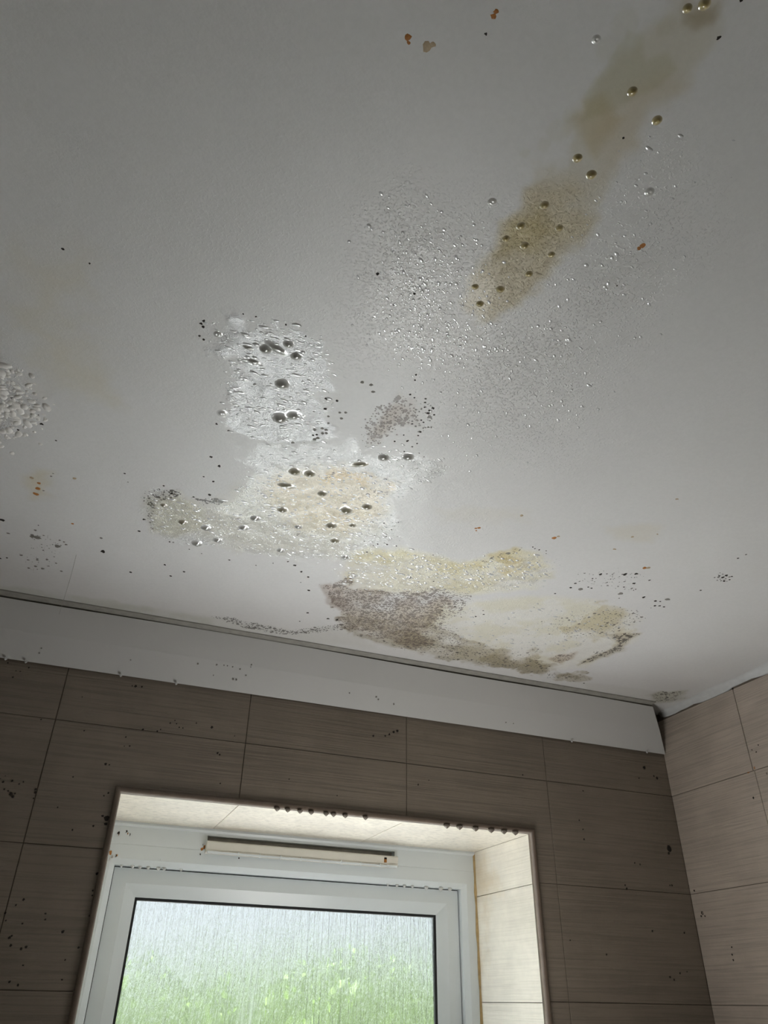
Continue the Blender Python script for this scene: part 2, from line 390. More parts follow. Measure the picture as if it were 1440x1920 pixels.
# corner
e5 = region([(1215, 1302), (1245, 1294), (1290, 1296), (1285, 1308), (1250, 1318), (1225, 1314)], .008, .03)
mould = np.maximum(mould, .5 * e5); tint(e5, (.70, .69, .58), .8)
tint(region([(1090, 1280), (1240, 1296), (1240, 1330), (1100, 1296)], .006, .02), (.86, .85, .82), .5)
tint(region([(-30, 1092), (200, 1125), (400, 1160), (400, 1175), (-30, 1118)], .006, .02), (.80, .82, .74), .6 * sstep(.3, .6, n1))
# --- left side
wetL = region([(-40, 670), (20, 680), (40, 720), (58, 745), (50, 775), (20, 810), (-40, 850)], .010, .03)
wet = np.maximum(wet, wetL)
tint(region([(70, 500), (130, 470), (150, 560), (120, 620), (180, 640), (190, 730), (100, 730), (60, 600)], .03, .06), (.95, .90, .76), .7)
tint(region([(60, 880), (95, 885), (90, 930), (58, 935)], .01, .03), (.92, .86, .70), .8)
mould = np.maximum(mould, .36 * region([(55, 1005), (130, 1005), (125, 1040), (60, 1030)], .01, .02))
mould = np.maximum(mould, .32 * region([(35, 1035), (115, 1040), (115, 1075), (55, 1075)], .01, .02))
mould = np.maximum(mould, .5 * region([(58, 1000), (80, 1000), (80, 1012), (58, 1012)], .003, .01))
mould = np.maximum(mould, .5 * region([(1335, 1076), (1375, 1074), (1372, 1092), (1340, 1090)], .006, .02))
mould = np.maximum(mould, .30 * region([(1075, 1070), (1210, 1065), (1200, 1110), (1080, 1100)], .01, .02))
tint(region([(1130, 990), (1230, 985), (1220, 1010), (1150, 1012)], .01, .03), (.95, .90, .78), .5)
tint(region([(820, 950), (990, 960), (990, 980), (830, 980)], .01, .03), (.96, .93, .84), .4)
# beaded condensation field
peb = region([(700, 420), (800, 380), (900, 430), (890, 620), (1000, 600), (1150, 420), (1230, 330), (1300, 350), (1220, 560), (1120, 700), (1080, 860), (900, 860), (840, 700), (700, 660), (680, 540)], .05, .05)
peb = np.maximum(peb, .9 * streak_low); peb = np.maximum(peb, .5 * region([(600, 600), (760, 560), (830, 700), (620, 700)], .04, .05))
peb = np.maximum(peb, .25 * region([(0, 350), (700, 300), (700, 650), (400, 600), (0, 650)], .08, .05))
wet = np.maximum(wet, .18 * peb)
wet2 = region([(740, 850), (900, 900), (960, 1000), (760, 1030), (700, 1000)], .03, .03); wet = np.maximum(wet, .3 * wet2)

# gentle relief of the board itself plus swollen paint in the wet patches
relief = -(vnoise(GX, GY, 3, 8, 2) - .5) * .0012 - wet * (vnoise(GX, GY, 55, 9, 3) - .45) * .0016 - mB * (sstep(.5, .62, vnoise(GX, GY, 22, 11, 2)) * .0012)
relief[(GX < -.2) | (GX > .9) | (GY < .04) | (GY > .99)] = 0
CZ = ZC * S + H0
ny_, nx_ = GX.shape
cv = np.stack([GX * S, GY * S, CZ + relief], -1).reshape(-1, 3)
ii = np.arange(ny_ * nx_).reshape(ny_, nx_)
quads = np.stack([ii[:-1, :-1], ii[1:, :-1], ii[1:, 1:], ii[:-1, 1:]], -1).reshape(-1, 4)
cme = bpy.data.meshes.new('ceiling')
cme.vertices.add(len(cv)); cme.vertices.foreach_set('co', cv.ravel())
cme.loops.add(quads.size); cme.loops.foreach_set('vertex_index', quads.ravel().astype(np.int32))
cme.polygons.add(len(quads)); cme.polygons.foreach_set('loop_start', np.arange(0, quads.size, 4, dtype=np.int32))
cme.polygons.foreach_set('loop_total', np.full(len(quads), 4, np.int32)); cme.update(calc_edges=True)
cme.polygons.foreach_set('use_smooth', np.ones(len(quads), bool))
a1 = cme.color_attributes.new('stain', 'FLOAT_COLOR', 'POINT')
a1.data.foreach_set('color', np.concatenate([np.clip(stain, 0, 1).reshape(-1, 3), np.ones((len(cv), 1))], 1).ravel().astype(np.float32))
a2 = cme.color_attributes.new('state', 'FLOAT_COLOR', 'POINT')
a2.data.foreach_set('color', np.stack([wet, mould, peb, mbrown], -1).reshape(-1, 4).ravel().astype(np.float32))

def ceiling_mat():
    m, n, b = mat_new('painted_ceiling')
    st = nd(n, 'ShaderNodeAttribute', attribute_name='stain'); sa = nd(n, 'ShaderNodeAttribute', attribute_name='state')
    sep = n.nodes.new('ShaderNodeSeparateColor'); n.links.new(sa.outputs['Color'], sep.inputs[0])
    wetv, mo, pe = sep.outputs[0], math_n(n, 'MULTIPLY', sep.outputs[1], 1.15), sep.outputs[2]; br = sa.outputs['Alpha']
    p = pos_scaled(n, (1, 1, 1))
    fine = noise(n, p, 160, 4, .6)
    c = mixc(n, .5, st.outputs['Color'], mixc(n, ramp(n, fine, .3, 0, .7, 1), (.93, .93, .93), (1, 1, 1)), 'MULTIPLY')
    # mottled edge of yellow and brown matter
    def specks(dens, scale, lo, hi, jit=.9):
        v = nd(n, 'ShaderNodeTexVoronoi', Scale=scale, Randomness=jit)
        wv = n.nodes.new('ShaderNodeVectorMath'); wv.operation = 'ADD'
        nz = n.nodes.new('ShaderNodeTexNoise'); nz.inputs['Scale'].default_value = scale * 1.7; n.links.new(p, nz.inputs['Vector'])
        sc = n.nodes.new('ShaderNodeVectorMath'); sc.operation = 'SCALE'; sc.inputs[3].default_value = .55 / scale
        n.links.new(nz.outputs['Color'], sc.inputs[0]); n.links.new(p, wv.inputs[0]); n.links.new(sc.outputs[0], wv.inputs[1])
        n.links.new(wv.outputs[0], v.inputs['Vector'])
        cell = n.nodes.new('ShaderNodeSeparateColor'); n.links.new(v.outputs['Color'], cell.inputs[0])
        # each cell has its own size; dense areas light more cells and swell them
        r = math_n(n, 'SUBTRACT', math_n(n, 'MULTIPLY', dens, hi), math_n(n, 'MULTIPLY', cell.outputs[0], lo))
        e = math_n(n, 'SUBTRACT', r, v.outputs['Distance'])
        return ramp(n, e, -.02, 0, .07, 1)
    s1 = specks(mo, 210, .42, .95); s2 = specks(mo, 95, .60, .95)
    mm = math_n(n, 'MAXIMUM', s1, s2)
    c = mixc(n, math_n(n, 'MULTIPLY', mm, .82), c, (.07, .06, .05))
    b1 = specks(br, 230, .45, 1.0); b2 = specks(br, 110, .6, 1.0)
    bb = math_n(n, 'MAXIMUM', b1, b2)
    c = mixc(n, math_n(n, 'MULTIPLY', bb, .72), c, (.12, .085, .068))
    n.links.new(c, b.inputs['Base Color'])
    # wetness: glossy film over satin paint
    film = noise(n, p, 45, 3)
    wv2 = math_n(n, 'MULTIPLY', wetv, ramp(n, film, .3, .55, .6, 1))
    rr = n.nodes.new('ShaderNodeMapRange'); n.links.new(wv2, rr.inputs[0]); rr.inputs[3].default_value = .40; rr.inputs[4].default_value = .24
    n.links.new(rr.outputs[0], b.inputs['Roughness'])
    b.inputs['Specular IOR Level'].default_value = .5
    n.links.new(math_n(n, 'MULTIPLY', wv2, .75), b.inputs['Coat Weight']); b.inputs['Coat IOR'].default_value = 1.5; b.inputs['Coat Roughness'].default_value = .14
    # relief
    peel = noise(n, pos_scaled(n, (1, 1.6, 1)), 230, 3, .6)
    nb = bump(n, peel, .00035)
    wr = nd(n, 'ShaderNodeTexNoise', Scale=95, Detail=4, Roughness=.55, Distortion=1.6); n.links.new(p, wr.inputs['Vector'])
    h = math_n(n, 'MULTIPLY', math_n(n, 'ABSOLUTE', math_n(n, 'SUBTRACT', wr.outputs['Fac'], .5)), wetv)
    nb = bump(n, h, .0035, 1, nb)
    pv = nd(n, 'ShaderNodeTexNoise', Scale=300, Detail=2, Distortion=.3); n.links.new(pos_scaled(n, (1, 1, 1)), pv.inputs['Vector'])
    h2 = math_n(n, 'MULTIPLY', ramp(n, pv.outputs['Fac'], .52, 0, .7, 1), pe)
    nb = bump(n, h2, .0006, 1, nb)
    h3 = math_n(n, 'MAXIMUM', mm, bb)
    nb = bump(n, h3, -.0003, 1, nb)
    n.links.new(nb, b.inputs['Normal'])
    return m
M_ceil = ceiling_mat()
ceiling = link('ceiling', cme, M_ceil); tag(ceiling, 'white painted ceiling with wet patches, yellow water stains and mould', kind='structure')
def local_z(x, y):
    i = np.clip(np.searchsorted(gx, x), 1, nx_ - 1); j = np.clip(np.searchsorted(gy, y), 1, ny_ - 1)
    return CZ + relief[j, i]

# slab above the ceiling
slab = boxes('roof_slab', [(-.55, .95, -.55, 1.25, ZC + .004, ZC + .03)], M_wallp); tag(slab, kind='structure')

# ------------------------------------------------------------------ room shell
OX0, OX1, OZ0, OZ1 = .048, .630, -.62, .2150       # window opening
wall_back = boxes('wall_back', [(-.55, OX0 - .004, 1.0012, 1.25, -.96, ZC + .004), (OX1 + .004, .95, 1.0012, 1.25, -.96, ZC + .004),
                                (OX0 - .004, OX1 + .004, 1.0012, 1.25, OZ1 + .004, ZC + .004), (OX0 - .004, OX1 + .004, 1.0012, 1.25, -.96, OZ0 - .004)], M_grout)
tag(wall_back, 'window wall of beige ribbed tiles', kind='structure')
wall_right = boxes('wall_right', [(.8986, .95, -.55, 1.0012, -.96, ZC + .004)], M_grout); tag(wall_right, 'right hand wall of beige ribbed tiles', kind='structure')
wall_left = boxes('wall_left', [(-.58, -.55, -.55, 1.25, -.96, ZC + .004)], M_wallp); tag(wall_left, kind='structure')
wall_front = boxes('wall_front', [(-.58, .95, -.58, -.55, -.96, ZC + .004)], M_wallp); tag(wall_front, kind='structure')
floor = boxes('floor', [(-.58, .95, -.58, 1.25, -.99, -.96)], M_floor); tag(floor, kind='structure')

def prism(name, pts, y0, y1, mat, parent, plane='y', bw=.0006):
    """polygon in the wall plane pushed from y0 (face) to y1 (back)"""
    n = len(pts); V = []
    for d in (y0, y1):
        for a, z in pts: V.append(W(a, d, z) if plane == 'y' else W(d, a, z) if plane == 'x' else W(a, z, d))
    F = [tuple(range(n)), tuple(range(2 * n - 1, n - 1, -1))] + [(i, i + n, (i + 1) % n + n, (i + 1) % n) for i in range(n)]
    o = build(name, V, F, mat, parent)
    bm = bmesh.new(); bm.from_mesh(o.data); bmesh.ops.recalc_face_normals(bm, faces=bm.faces); bm.to_mesh(o.data); bm.free()
    return bevel(o, bw, 2)

G = .00042   # half joint
colx = [-.55, -.5085, -.2755, -.0424, .1965, .4302, .6625, .8974]
rowz = [.4125, .2905, .1487, .0087, -.1330, -.2747, -.4164, -.558, -.70]
tx0, tx1, tz1 = .0445, .6325, .2198      # outer edge of the edging strip
for i in range(len(colx) - 1):
    for j in range(len(rowz) - 1):
        a, b_ = colx[i] + G, colx[i + 1] - G; t, u = rowz[j] - G, rowz[j + 1] + G
        jy = random.uniform(-.0003, .0003)
        if b_ <= tx0 or a >= tx1 or u >= tz1 or t <= OZ0 - .01: pts = [(a, u), (b_, u), (b_, t), (a, t)]
        else:
            u2 = max(u, min(t, tz1)); pts = None
            lft, rgt = a < tx0, b_ > tx1
            if t > tz1:
                if lft: pts = [(a, u), (tx0, u), (tx0, tz1), (b_, tz1), (b_, t), (a, t)]
                elif rgt: pts = [(a, tz1), (tx1, tz1), (tx1, u), (b_, u), (b_, t), (a, t)]
                else: pts = [(a, tz1), (b_, tz1), (b_, t), (a, t)]
            else:
                if lft: pts = [(a, u), (tx0, u), (tx0, t), (a, t)]
                elif rgt: pts = [(tx1, u), (b_, u), (b_, t), (tx1, t)]
            if pts is None: continue
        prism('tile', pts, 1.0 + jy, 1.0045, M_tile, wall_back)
rowy = [1.0, .8258, .5925, .3590, .1255, -.108, -.34, -.55]
for i in range(len(rowy) - 1):
    for j in range(len(rowz) - 1):
        off = 0 if j == 0 else -.0022
        a, b_ = rowy[i + 1] + G + off, rowy[i] - G + (off if i else 0); t, u = rowz[j] - G, rowz[j + 1] + G
        if i == 0: b_ = 1.0
        jx = random.uniform(-.0003, .0003)
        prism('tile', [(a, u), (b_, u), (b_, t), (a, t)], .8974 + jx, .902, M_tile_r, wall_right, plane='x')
# soffit and reveal tiles of the window opening
for a, b_ in ((.0445, .1985), (.1995, .4302), (.4312, .630)):
    prism('soffit_tile', [(a, 1.001), (b_, 1.001), (b_, 1.25), (a, 1.25)], .2136, .2195, M_soffit, wall_back, plane='z')
zc = [.2136, .1480, .0075, -.1335, -.2752, -.4169, -.5587, -.62]
for k in range(len(zc) - 1):
    prism('reveal_tile', [(1.001, zc[k + 1] + G), (1.25, zc[k + 1] + G), (1.25, zc[k] - G), (1.001, zc[k] - G)], .6288, .6335, M_reveal, wall_back, plane='x')
    prism('reveal_tile', [(1.001, zc[k + 1] + G), (1.25, zc[k + 1] + G), (1.25, zc[k] - G), (1.001, zc[k] - G)], .0490, .0442, M_reveal, wall_back, plane='x')
prism('sill_tile', [(.049, 1.0), (.6288, 1.0), (.6288, 1.25), (.049, 1.25)], OZ0, OZ0 - .004, M_reveal, wall_back, plane='z')

# edging strip round the opening (quarter round plastic)
trim_1 = ring('trim_1', (.0445, .6325, -.624, .2198), [(0, 1.0008), (.0004, .9975), (.0018, .9958), (.0042, .9955), (.0062, .9968), (.0072, .9995), (.0072, 1.006), (0, 1.006)], M_edge)
tag(trim_1, 'backlit dark brown edging strip round the window opening', kind='structure')
for p in trim_1.data.polygons: p.use_smooth = True

# ------------------------------------------------------------------ sloping cladding board under the ceiling
def board():
    # lower edge rests on the tiles, upper edge stands out under the ceiling
    yT, zT, yB, zB = .9545, .4195, .9945, .3560
    d = np.array([yB - yT, zB - zT]); L = np.linalg.norm(d); d /= L; nrm = np.array([-d[1], d[0]]) * -1
    nrm = np.array([d[1], -d[0]]) if d[1] < 0 else nrm      # towards the room: -y, -z
    if nrm[1] > 0: nrm = -nrm
    th = .0028
    xs = np.linspace(-.55, 1, 60); V, F = [], []
    n = 26
    def xr(t): return .8525 + (.8955 - .8525) * t
    for i in range(n + 1):
        s = i / n
        for t in (0, .5, 1):
            x = -.55 + (xr(t) + .55) * s
            sag = .0012 * math.sin(x * 9) + (-.0022 * max(0, (x - .70) / .15) if t == 0 else 0) * (1 - t)
            bow = .0015 * math.sin(math.pi * t)
            y = yT + (yB - yT) * t; z = zT + (zB - zT) * t + sag * (1 - t)
            V.append(W(x, y + nrm[0] * (bow), z + nrm[1] * (bow)))
            V.append(W(x, y - nrm[0] * (th - bow), z - nrm[1] * (th - bow)))
    for i in range(n):
        a = i * 6; b_ = a + 6
        F += [(a, a + 2, b_ + 2, b_), (a + 2, a + 4, b_ + 4, b_ + 2), (a + 1, b_ + 1, b_ + 3, a + 3), (a + 3, b_ + 3, b_ + 5, a + 5),
              (a, b_, b_ + 1, a + 1), (a + 4, a + 5, b_ + 5, b_ + 4)]
    e = n * 6; F += [(0, 1, 3, 2), (2, 3, 5, 4), (e, e + 2, e + 3, e + 1), (e + 2, e + 4, e + 5, e + 3)]
    o = build('cladding_board', V, F, M_board)
    bm = bmesh.new(); bm.from_mesh(o.data); bmesh.ops.recalc_face_normals(bm, faces=bm.faces); bm.to_mesh(o.data); bm.free()
    return o
bd = board()
tag(bd, 'long white plastic cladding board sloping between ceiling and window wall', 'board')
def strip(name, x0, x1, prof, mat, parent=None, seg=40, wob=.0004, seed=3):
    """long moulding along x: prof = closed (y, z) points"""
    r = random.Random(seed); V, F = [], []; n = len(prof)
    for i in range(seg + 1):
        x = x0 + (x1 - x0) * i / seg; dy = r.uniform(-wob, wob); dz = r.uniform(-wob, wob) * .5
        for y, z in prof: V.append(W(x, y + dy, z + dz))
    for i in range(seg):
        for k in range(n):
            k2 = (k + 1) % n; F.append((i * n + k, i * n + k2, (i + 1) * n + k2, (i + 1) * n + k))
    F += [tuple(range(n)), tuple(seg * n + k for k in range(n))]
    o = build(name, V, F, mat, parent)
    bm = bmesh.new(); bm.from_mesh(o.data); bmesh.ops.recalc_face_normals(bm, faces=bm.faces); bm.to_mesh(o.data); bm.free()
    return o
trim_2 = strip('trim_2', -.55, .852, [(.9445, ZC + .001), (.9445, ZC - .0014), (.9462, ZC - .0022), (.9530, ZC - .0026), (.9600, ZC - .0045), (.9620, ZC + .001)], M_strip)
tag(trim_2, 'grubby grey sealing strip along the top edge of the cladding board', kind='structure')

# silicone bead where the right wall meets the ceiling
def bead():
    V, F = [], []; n = 70; m_ = 7; r = random.Random(5)
    for i in range(n + 1):
        y = .992 - (.992 + .55) * (i / n) ** 1.2
        rad = .0118 + r.uniform(-.0012, .0012) + .002 * math.sin(i * .9)
        rad *= .55 + .45 * min(1, (i + 1) / 7)
        for k in range(m_):
            a = math.pi / 2 * k / (m_ - 1)
            cx, cz = .8974 - rad, ZC - rad
            # concave fillet
            V.append(W(.8984 - rad * (1 - math.sin(a)) , y, ZC + .0005 - rad * (1 - math.cos(a))))
        V.append(W(.900, y, ZC + .002))
    q = m_ + 1
    for i in range(n):
        for k in range(q):
            k2 = (k + 1) % q; F.append((i * q + k, i * q + k2, (i + 1) * q + k2, (i + 1) * q + k))
    F += [tuple(range(q)), tuple(n * q + k for k in range(q))]
    o = build('trim_3', V, F, M_seal, smooth=True)
    bm = bmesh.new(); bm.from_mesh(o.data); bmesh.ops.recalc_face_normals(bm, faces=bm.faces); bm.to_mesh(o.data); bm.free()
    return o
tag(bead(), 'lumpy white silicone bead between right wall and ceiling', kind='structure')
lump_me = None

# ------------------------------------------------------------------ window
win = empty('window_1', W(.34, 1.2, OZ0)); tag(win, 'white plastic window with frosted glass pane', kind='structure')
WR = (.0458, .6312, -.616, .1842)
YF = 1.182
ring('window_frame', WR, [(0, 1.245), (0, YF), (.0185, YF), (.0262, YF + .0055), (.0262, YF + .020), (.0262, 1.245)], M_upvc, win)
ring('sash', WR, [(.0276, 1.235), (.0276, YF + .0150), (.0466, YF + .0150), (.0470, 1.235)], M_upvc, win)
ring('glazing_bead', WR, [(.0466, YF + .0150), (.0625, YF + .0225), (.0632, YF + .030), (.0470, YF + .030)], M_upvc, win)
ring('gasket', WR, [(.0618, YF + .0240), (.0660, YF + .0248), (.0665, YF + .030), (.0618, YF + .030)], M_gasket, win)
ring('sash_seal', WR, [(.0255, YF + .0185), (.0285, YF + .0185), (.0285, YF + .022), (.0255, YF + .022)], M_gasket, win)
g = boxes('glass_pane', [(WR[0] + .064, WR[1] - .064, YF + .0262, YF + .0282, WR[2] + .064, WR[3] - .064)], M_glass, win)
# head extension with the vent slot
VX0, VX1 = .193, .488
boxes('head_frame', [(OX0 - .003, VX0, YF, 1.245, .18435, .2137), (VX1, .6312, YF, 1.245, .18435, .2137),
                     (VX0, VX1, YF, 1.245, .2042, .2137), (VX0, VX1, YF, 1.245, .18435, .1950), (VX0, VX1, YF + .009, 1.245, .1950, .2042)], M_upvc, win)
strip('head_sealant', OX0 - .003, .6290, [(YF - .0022, .2140), (YF - .0030, .2105), (YF - .0012, .2078), (YF + .001, .2075), (YF + .001, .2140)], M_upvc, win, 60, .0003)
vent = boxes('trickle_vent', [], M_upvc2, win) if False else None
def vent_build():
    prof = [(YF + .0005, .1955), (YF - .0085, .1962), (YF - .0100, .1945), (YF - .0088, .1815), (YF + .0005, .1800)]
    v = strip('trickle_vent', VX0 - .001, VX1 + .002, prof, M_upvc2, win, 1, 0)
    bevel(v, .0008, 2)
    def sub(name, lst, mat):
        V, F = [], []
        for b in lst:
            vv, f = box_vf(*b); n = len(V); V += vv; F += [tuple(i + n for i in q) for q in f]
        a = np.array(V); c = (a.min(0) + a.max(0)) / 2
        me = bpy.data.meshes.new(name); me.from_pydata((a - c).tolist(), [], F); me.update()
        o = link(name, me, mat, v); o.location = Vector(c) - win.location - v.location
        return o
    sub('vent_flap', [(VX0 + .016, VX1 - .018, YF - .0115, YF - .009, .1800, .1822)], M_upvc)
    for k in range(8):
        x = VX0 + .045 + k * .0315
        sub('flap_tick', [(x, x + .0012, YF - .0125, YF - .0095, .1788, .1835)], M_upvc)
    for x in (VX0 + .0005, VX1 - .0165):
        sub('end_cap', [(x, x + .0155, YF - .0125, YF - .009, .1795, .1825)], M_upvc)
    o = sub('vent_latch', [(VX1 - .0215, VX1 - .0175, YF - .0106, YF - .009, .1860, .1925)], M_rust); tag(o, 'small rusty latch')
    o = sub('latch_slot', [(VX1 - .0215, VX1 - .0175, YF - .0108, YF - .0104, .1905, .1930)], M_dark); tag(o, 'small dark slot')
vent_build()
boxes('vent_slot', [(VX0 + .002, VX1 - .002, YF + .0075, YF + .0092, .1952, .2040)], simple('slot_grime', (.30, .28, .25), .8, .4, 40), win)  # dark back face: shadow of the recess put into its colour

# ------------------------------------------------------------------ outside
grd = boxes('ground', [(-30, 30, 1.25, 45, -1.55, -1.50)], M_lawn); tag(grd, 'green lawn beyond the window', kind='structure')
bpath = boxes('path', [(-8, 9, 1.26, 3.4, -1.50, -1.485)], M_render); tag(bpath, 'unseen pale paving added outside to bounce light upward', kind='structure')  # unseen pale slab added to throw sunlight up onto the ceiling
def shrub(x, y, rad, top, seed, label):
    r = np.random.default_rng(seed); root = empty('garden_shrub', W(x, y, -1.5)); tag(root, label, 'shrub', 'garden shrubs behind the frosted glass')
    zc_ = top - rad * 1.5
    n = 5200; d = r.normal(size=(n, 3)); d /= np.linalg.norm(d, axis=1)[:, None]
    rr = rad * (.72 + .28 * r.random(n)) * (1 + .22 * np.sin(d[:, 0] * 5 + seed) * np.cos(d[:, 2] * 4 + seed * 2))
    c = np.stack([x + d[:, 0] * rr, y + d[:, 1] * rr, zc_ + d[:, 2] * rr * 1.5], 1)
    c[:, 2] = np.maximum(c[:, 2], -1.45)
    u = r.normal(size=(n, 3)); u /= np.linalg.norm(u, axis=1)[:, None]; v = np.cross(u, r.normal(size=(n, 3))); v /= np.linalg.norm(v, axis=1)[:, None]
    sz = (.035 + .03 * r.random(n))[:, None]
    q = np.stack([c - u * sz, c + v * sz * .45, c + u * sz, c - v * sz * .45], 1).reshape(-1, 3)
    q = q * S; q[:, 2] += H0
    F = [(4 * i, 4 * i + 1, 4 * i + 2, 4 * i + 3) for i in range(n)]
    o = build('foliage', q.tolist(), F, M_leaf, root); tag(o, kind='stuff')
    V, F = [], []
    for k, (z, t) in enumerate(((-1.5, .07), (-.8, .05), (zc_, .035))):
        for a in range(8): V.append(W(x + t * math.cos(a * math.pi / 4), y + t * math.sin(a * math.pi / 4), z))
    for k in range(2):
        for a in range(8): F.append((k * 8 + a, k * 8 + (a + 1) % 8, k * 8 + 8 + (a + 1) % 8, k * 8 + 8 + a))
    build('trunk', V, F, M_bark, root, smooth=True)
for k, (x, y, rad, top) in enumerate(((.35, 5.2, .56, .10), (1.65, 5.1, .58, .24), (2.95, 5.2, .58, .33), (1.0, 6.5, .60, .27), (2.35, 6.6, .62, .40), (-.4, 6.6, .6, .02), (3.75, 6.6, .62, .42))):
    shrub(x, y, rad, top, 20 + k, 'green garden shrub seen blurred through the frosted glass')

# ------------------------------------------------------------------ marks and droplets on the ceiling
def disc(r, h, seed, n=9, jag=.25, tall=1.0):
    """low irregular dome hanging from z = 0"""
    q = random.Random(seed); V, F = [], []
    rad = [1 + q.uniform(-jag, jag) for _ in range(n)]
    for s, t in ((1.0, 0.0), (.75, .7), (.35, 1.0)):
        for k in range(n):
            a = 2 * math.pi * k / n; V.append((r * s * rad[k] * math.cos(a), r * s * rad[k] * math.sin(a) * tall, -h * t))
    V.append((0, 0, -h))
    for L in range(2):
        for k in range(n): F.append((L * n + k, (L + 1) * n + k, (L + 1) * n + (k + 1) % n, L * n + (k + 1) % n))
    for k in range(n): F.append((2 * n + k, 3 * n, 2 * n + (k + 1) % n))
    return V, F
spot_meshes = {}
def spot_mesh(kind, mat, i):
    key = (kind, i)
    if key not in spot_meshes:
        V, F = disc(1, .18, hash(key) % 9999 if False else i * 17 + len(kind), 9, .28, random.uniform(.8, 1.2))
        me = bpy.data.meshes.new(kind); me.from_pydata(V, [], F); me.update(); me.materials.append(mat)
        for p in me.polygons: p.use_smooth = True
        spot_meshes[key] = me
    return spot_meshes[key]
ORD = 'first second third fourth fifth sixth seventh eighth ninth tenth eleventh twelfth thirteenth fourteenth'.split()
def ceil_spot(name, mat, px, py, rp, label=None):
    c = on_ceiling(px, py); rr = rp * np.linalg.norm(c) / FPX * S
    x, y = c[0] * S, c[1] * S
    o = bpy.data.objects.new(name, spot_mesh(name + mat.name, mat, random.randrange(6))); C.objects.link(o)
    o.parent = ceiling; o.location = (x, y, float(local_z(c[0], c[1])) + rr * .02); o.scale = (rr, rr, rr * .8)
    o.rotation_euler = (0, 0, random.uniform(-.5, .5))
    if label: o['label'] = label
    return o
black = [(382,602,3),(377,607,3.2),(388,608,2),(381,613,3.2),(374,630,2.6),(382,637,2.8),(456,589,1.8),(480,594,1.8),(536,609,2),(573,631,2.2),(406,795,2.4),(429,808,2.8),(396,857,3),(411,874,3.2),(382,894,2),(400,903,2.6),(307,911,2.2),(322,925,3),(393,928,3.5),(363,932,2.4),(270,974,3),(261,996,3),(318,1016,2),(325,1017,2),(331,930,1.8),
 (612,748,3.4),(632,752,3.2),(610,767,3.2),(587,815,2.6),(594,814,2.6),(780,703,2.2),(778,713,2.2),(769,740,2.6),(777,746,2),(798,748,2.4),(812,766,3.2),(796,764,2),(803,775,3.4),(814,778,2.4),(790,788,2),(794,792,2.2),(803,801,2),(788,810,3),(784,817,2),(757,816,1.8),(764,827,2.8),(782,832,2),(773,838,2),(758,847,2),(740,828,2.4),(786,850,1.4),(795,857,1.4),(805,770,2.5),(773,795,2),(797,755,2.5),
 (708,514,3.4),(777,551,3),(738,572,1.8),(118,467,3),(168,494,2),(1169,259,2.2),(1348,71,3),(911,64,2.6),(1390,0,3),(1157,536,1.6),
 (78,795,3.4),(22,745,3.6),(34,806,2.2),(72,778,1.4),(105,826,2),(4,975,4.4),(16,1000,2),(0,1047,2.6),(13,1046,2),(72,985,1.4),(234,888,2),(240,904,1.3),(193,1034,4.4),(309,1059,2.4),(345,1072,2.6),(245,1073,3),(320,1080,2.6),(430,1050,2.2),(378,1038,1.4),(355,1030,1.6),
 (553,1060,3.2),(565,1072,2.6),(578,1082,2.8),(579,1107,3.2),(577,1149,2.6),(564,1092,1.4),(480,1060,1.4),(562,1165,1.8),(540,1053,2),(512,1056,1.4),(615,1160,3),(632,1162,3),
 (700,1023,1.4),(708,1020,2),(726,1021,2),(743,1024,2),(734,993,1.8),(720,981,1.6),(747,979,1.6),(724,1006,1.8),(702,1004,1.4),(716,1006,1.4),(740,986,1.2),(745,1006,1.2),(711,989,1.4),(736,980,1.2),(683,1015,1.4),(664,973,1.6),(688,1035,2),(812,1041,1.6),(813,1090,1.8),
 (1126,1077,3.2),(1111,1085,1.8),(1115,1091,1.2),(1145,1086,1.4),(1172,1077,4),(1193,1076,3.6),(1189,1094,3),(1167,1077,1.6),(1170,1101,2),(1192,1105,1.6),(1188,1107,1.4),(1079,1094,2.6),(1070,1102,2.8),(1103,1101,2),(1109,1103,2.4),(1041,1113,2),(1218,1088,2),(1207,1120,3),(1161,1122,1.4),(1163,1139,1.2),(1229,1127,3),(1238,1128,2),(1228,1136,2.8),(1237,1136,2.4),(1245,1138,2.4),(1184,1083,1.2),(1190,1083,1.2),
 (1340,1083,1.6),(1349,1080,2),(1355,1083,3),(1362,1079,3),(1368,1087,2),(1352,1089,1.6),(1314,1107,2),(1399,1040,1.6),(1358,1090,2.2),(1372,1081,2.2),(1384,1047,2),(1345,1088,1.4),
 (999,1026,1.8),(1003,1029,1.6),(1011,1031,1.8),(1024,1033,1.4),(1024,1038,1.4),(892,1156,2.2),(906,1145,1.6),(907,1152,2),(861,1140,1.6),(866,1140,1.4),(865,1157,1.4),(1095,1281,1.8),(853,1137,2),(829,1144,2)]
for p in black:
    ceil_spot('mould_spot', M_mould, *p)
grey = [(571,828,4),(549,829,3.4),(596,820,3.5),(605,812,3.5),(612,806,3.4),(604,803,3),(612,812,3.6),(679,717,3.6),(696,722,3.8),(700,735,4),(589,772,2),(597,793,3),(616,794,2.8),(637,774,2.8),(648,774,3),(616,781,2.8),(640,785,3.2),(590,805,3),(590,823,4),(1252,1124,5),(1164,1113,4.4),(1089,1105,5),(70,1008,6),(62,1006,5),(108,1024,5),(40,1041,3),(112,1013,2),(120,1016,2),(124,1021,2.4),(53,1050,2.4),(70,1050,2.6),(88,1049,2.4),(67,1062,3),(80,1066,3),(54,1065,2.4),(115,1071,2.4),(82,1004,2),(105,1056,2),(16,1000,3),(66,994,2.4),(190,1009,3),(82,920,2),(100,888,1.6),(96,893,2)]
for p in grey:
    ceil_spot('mould_spot', M_mould_g, *p, label='pale grey mould spot')
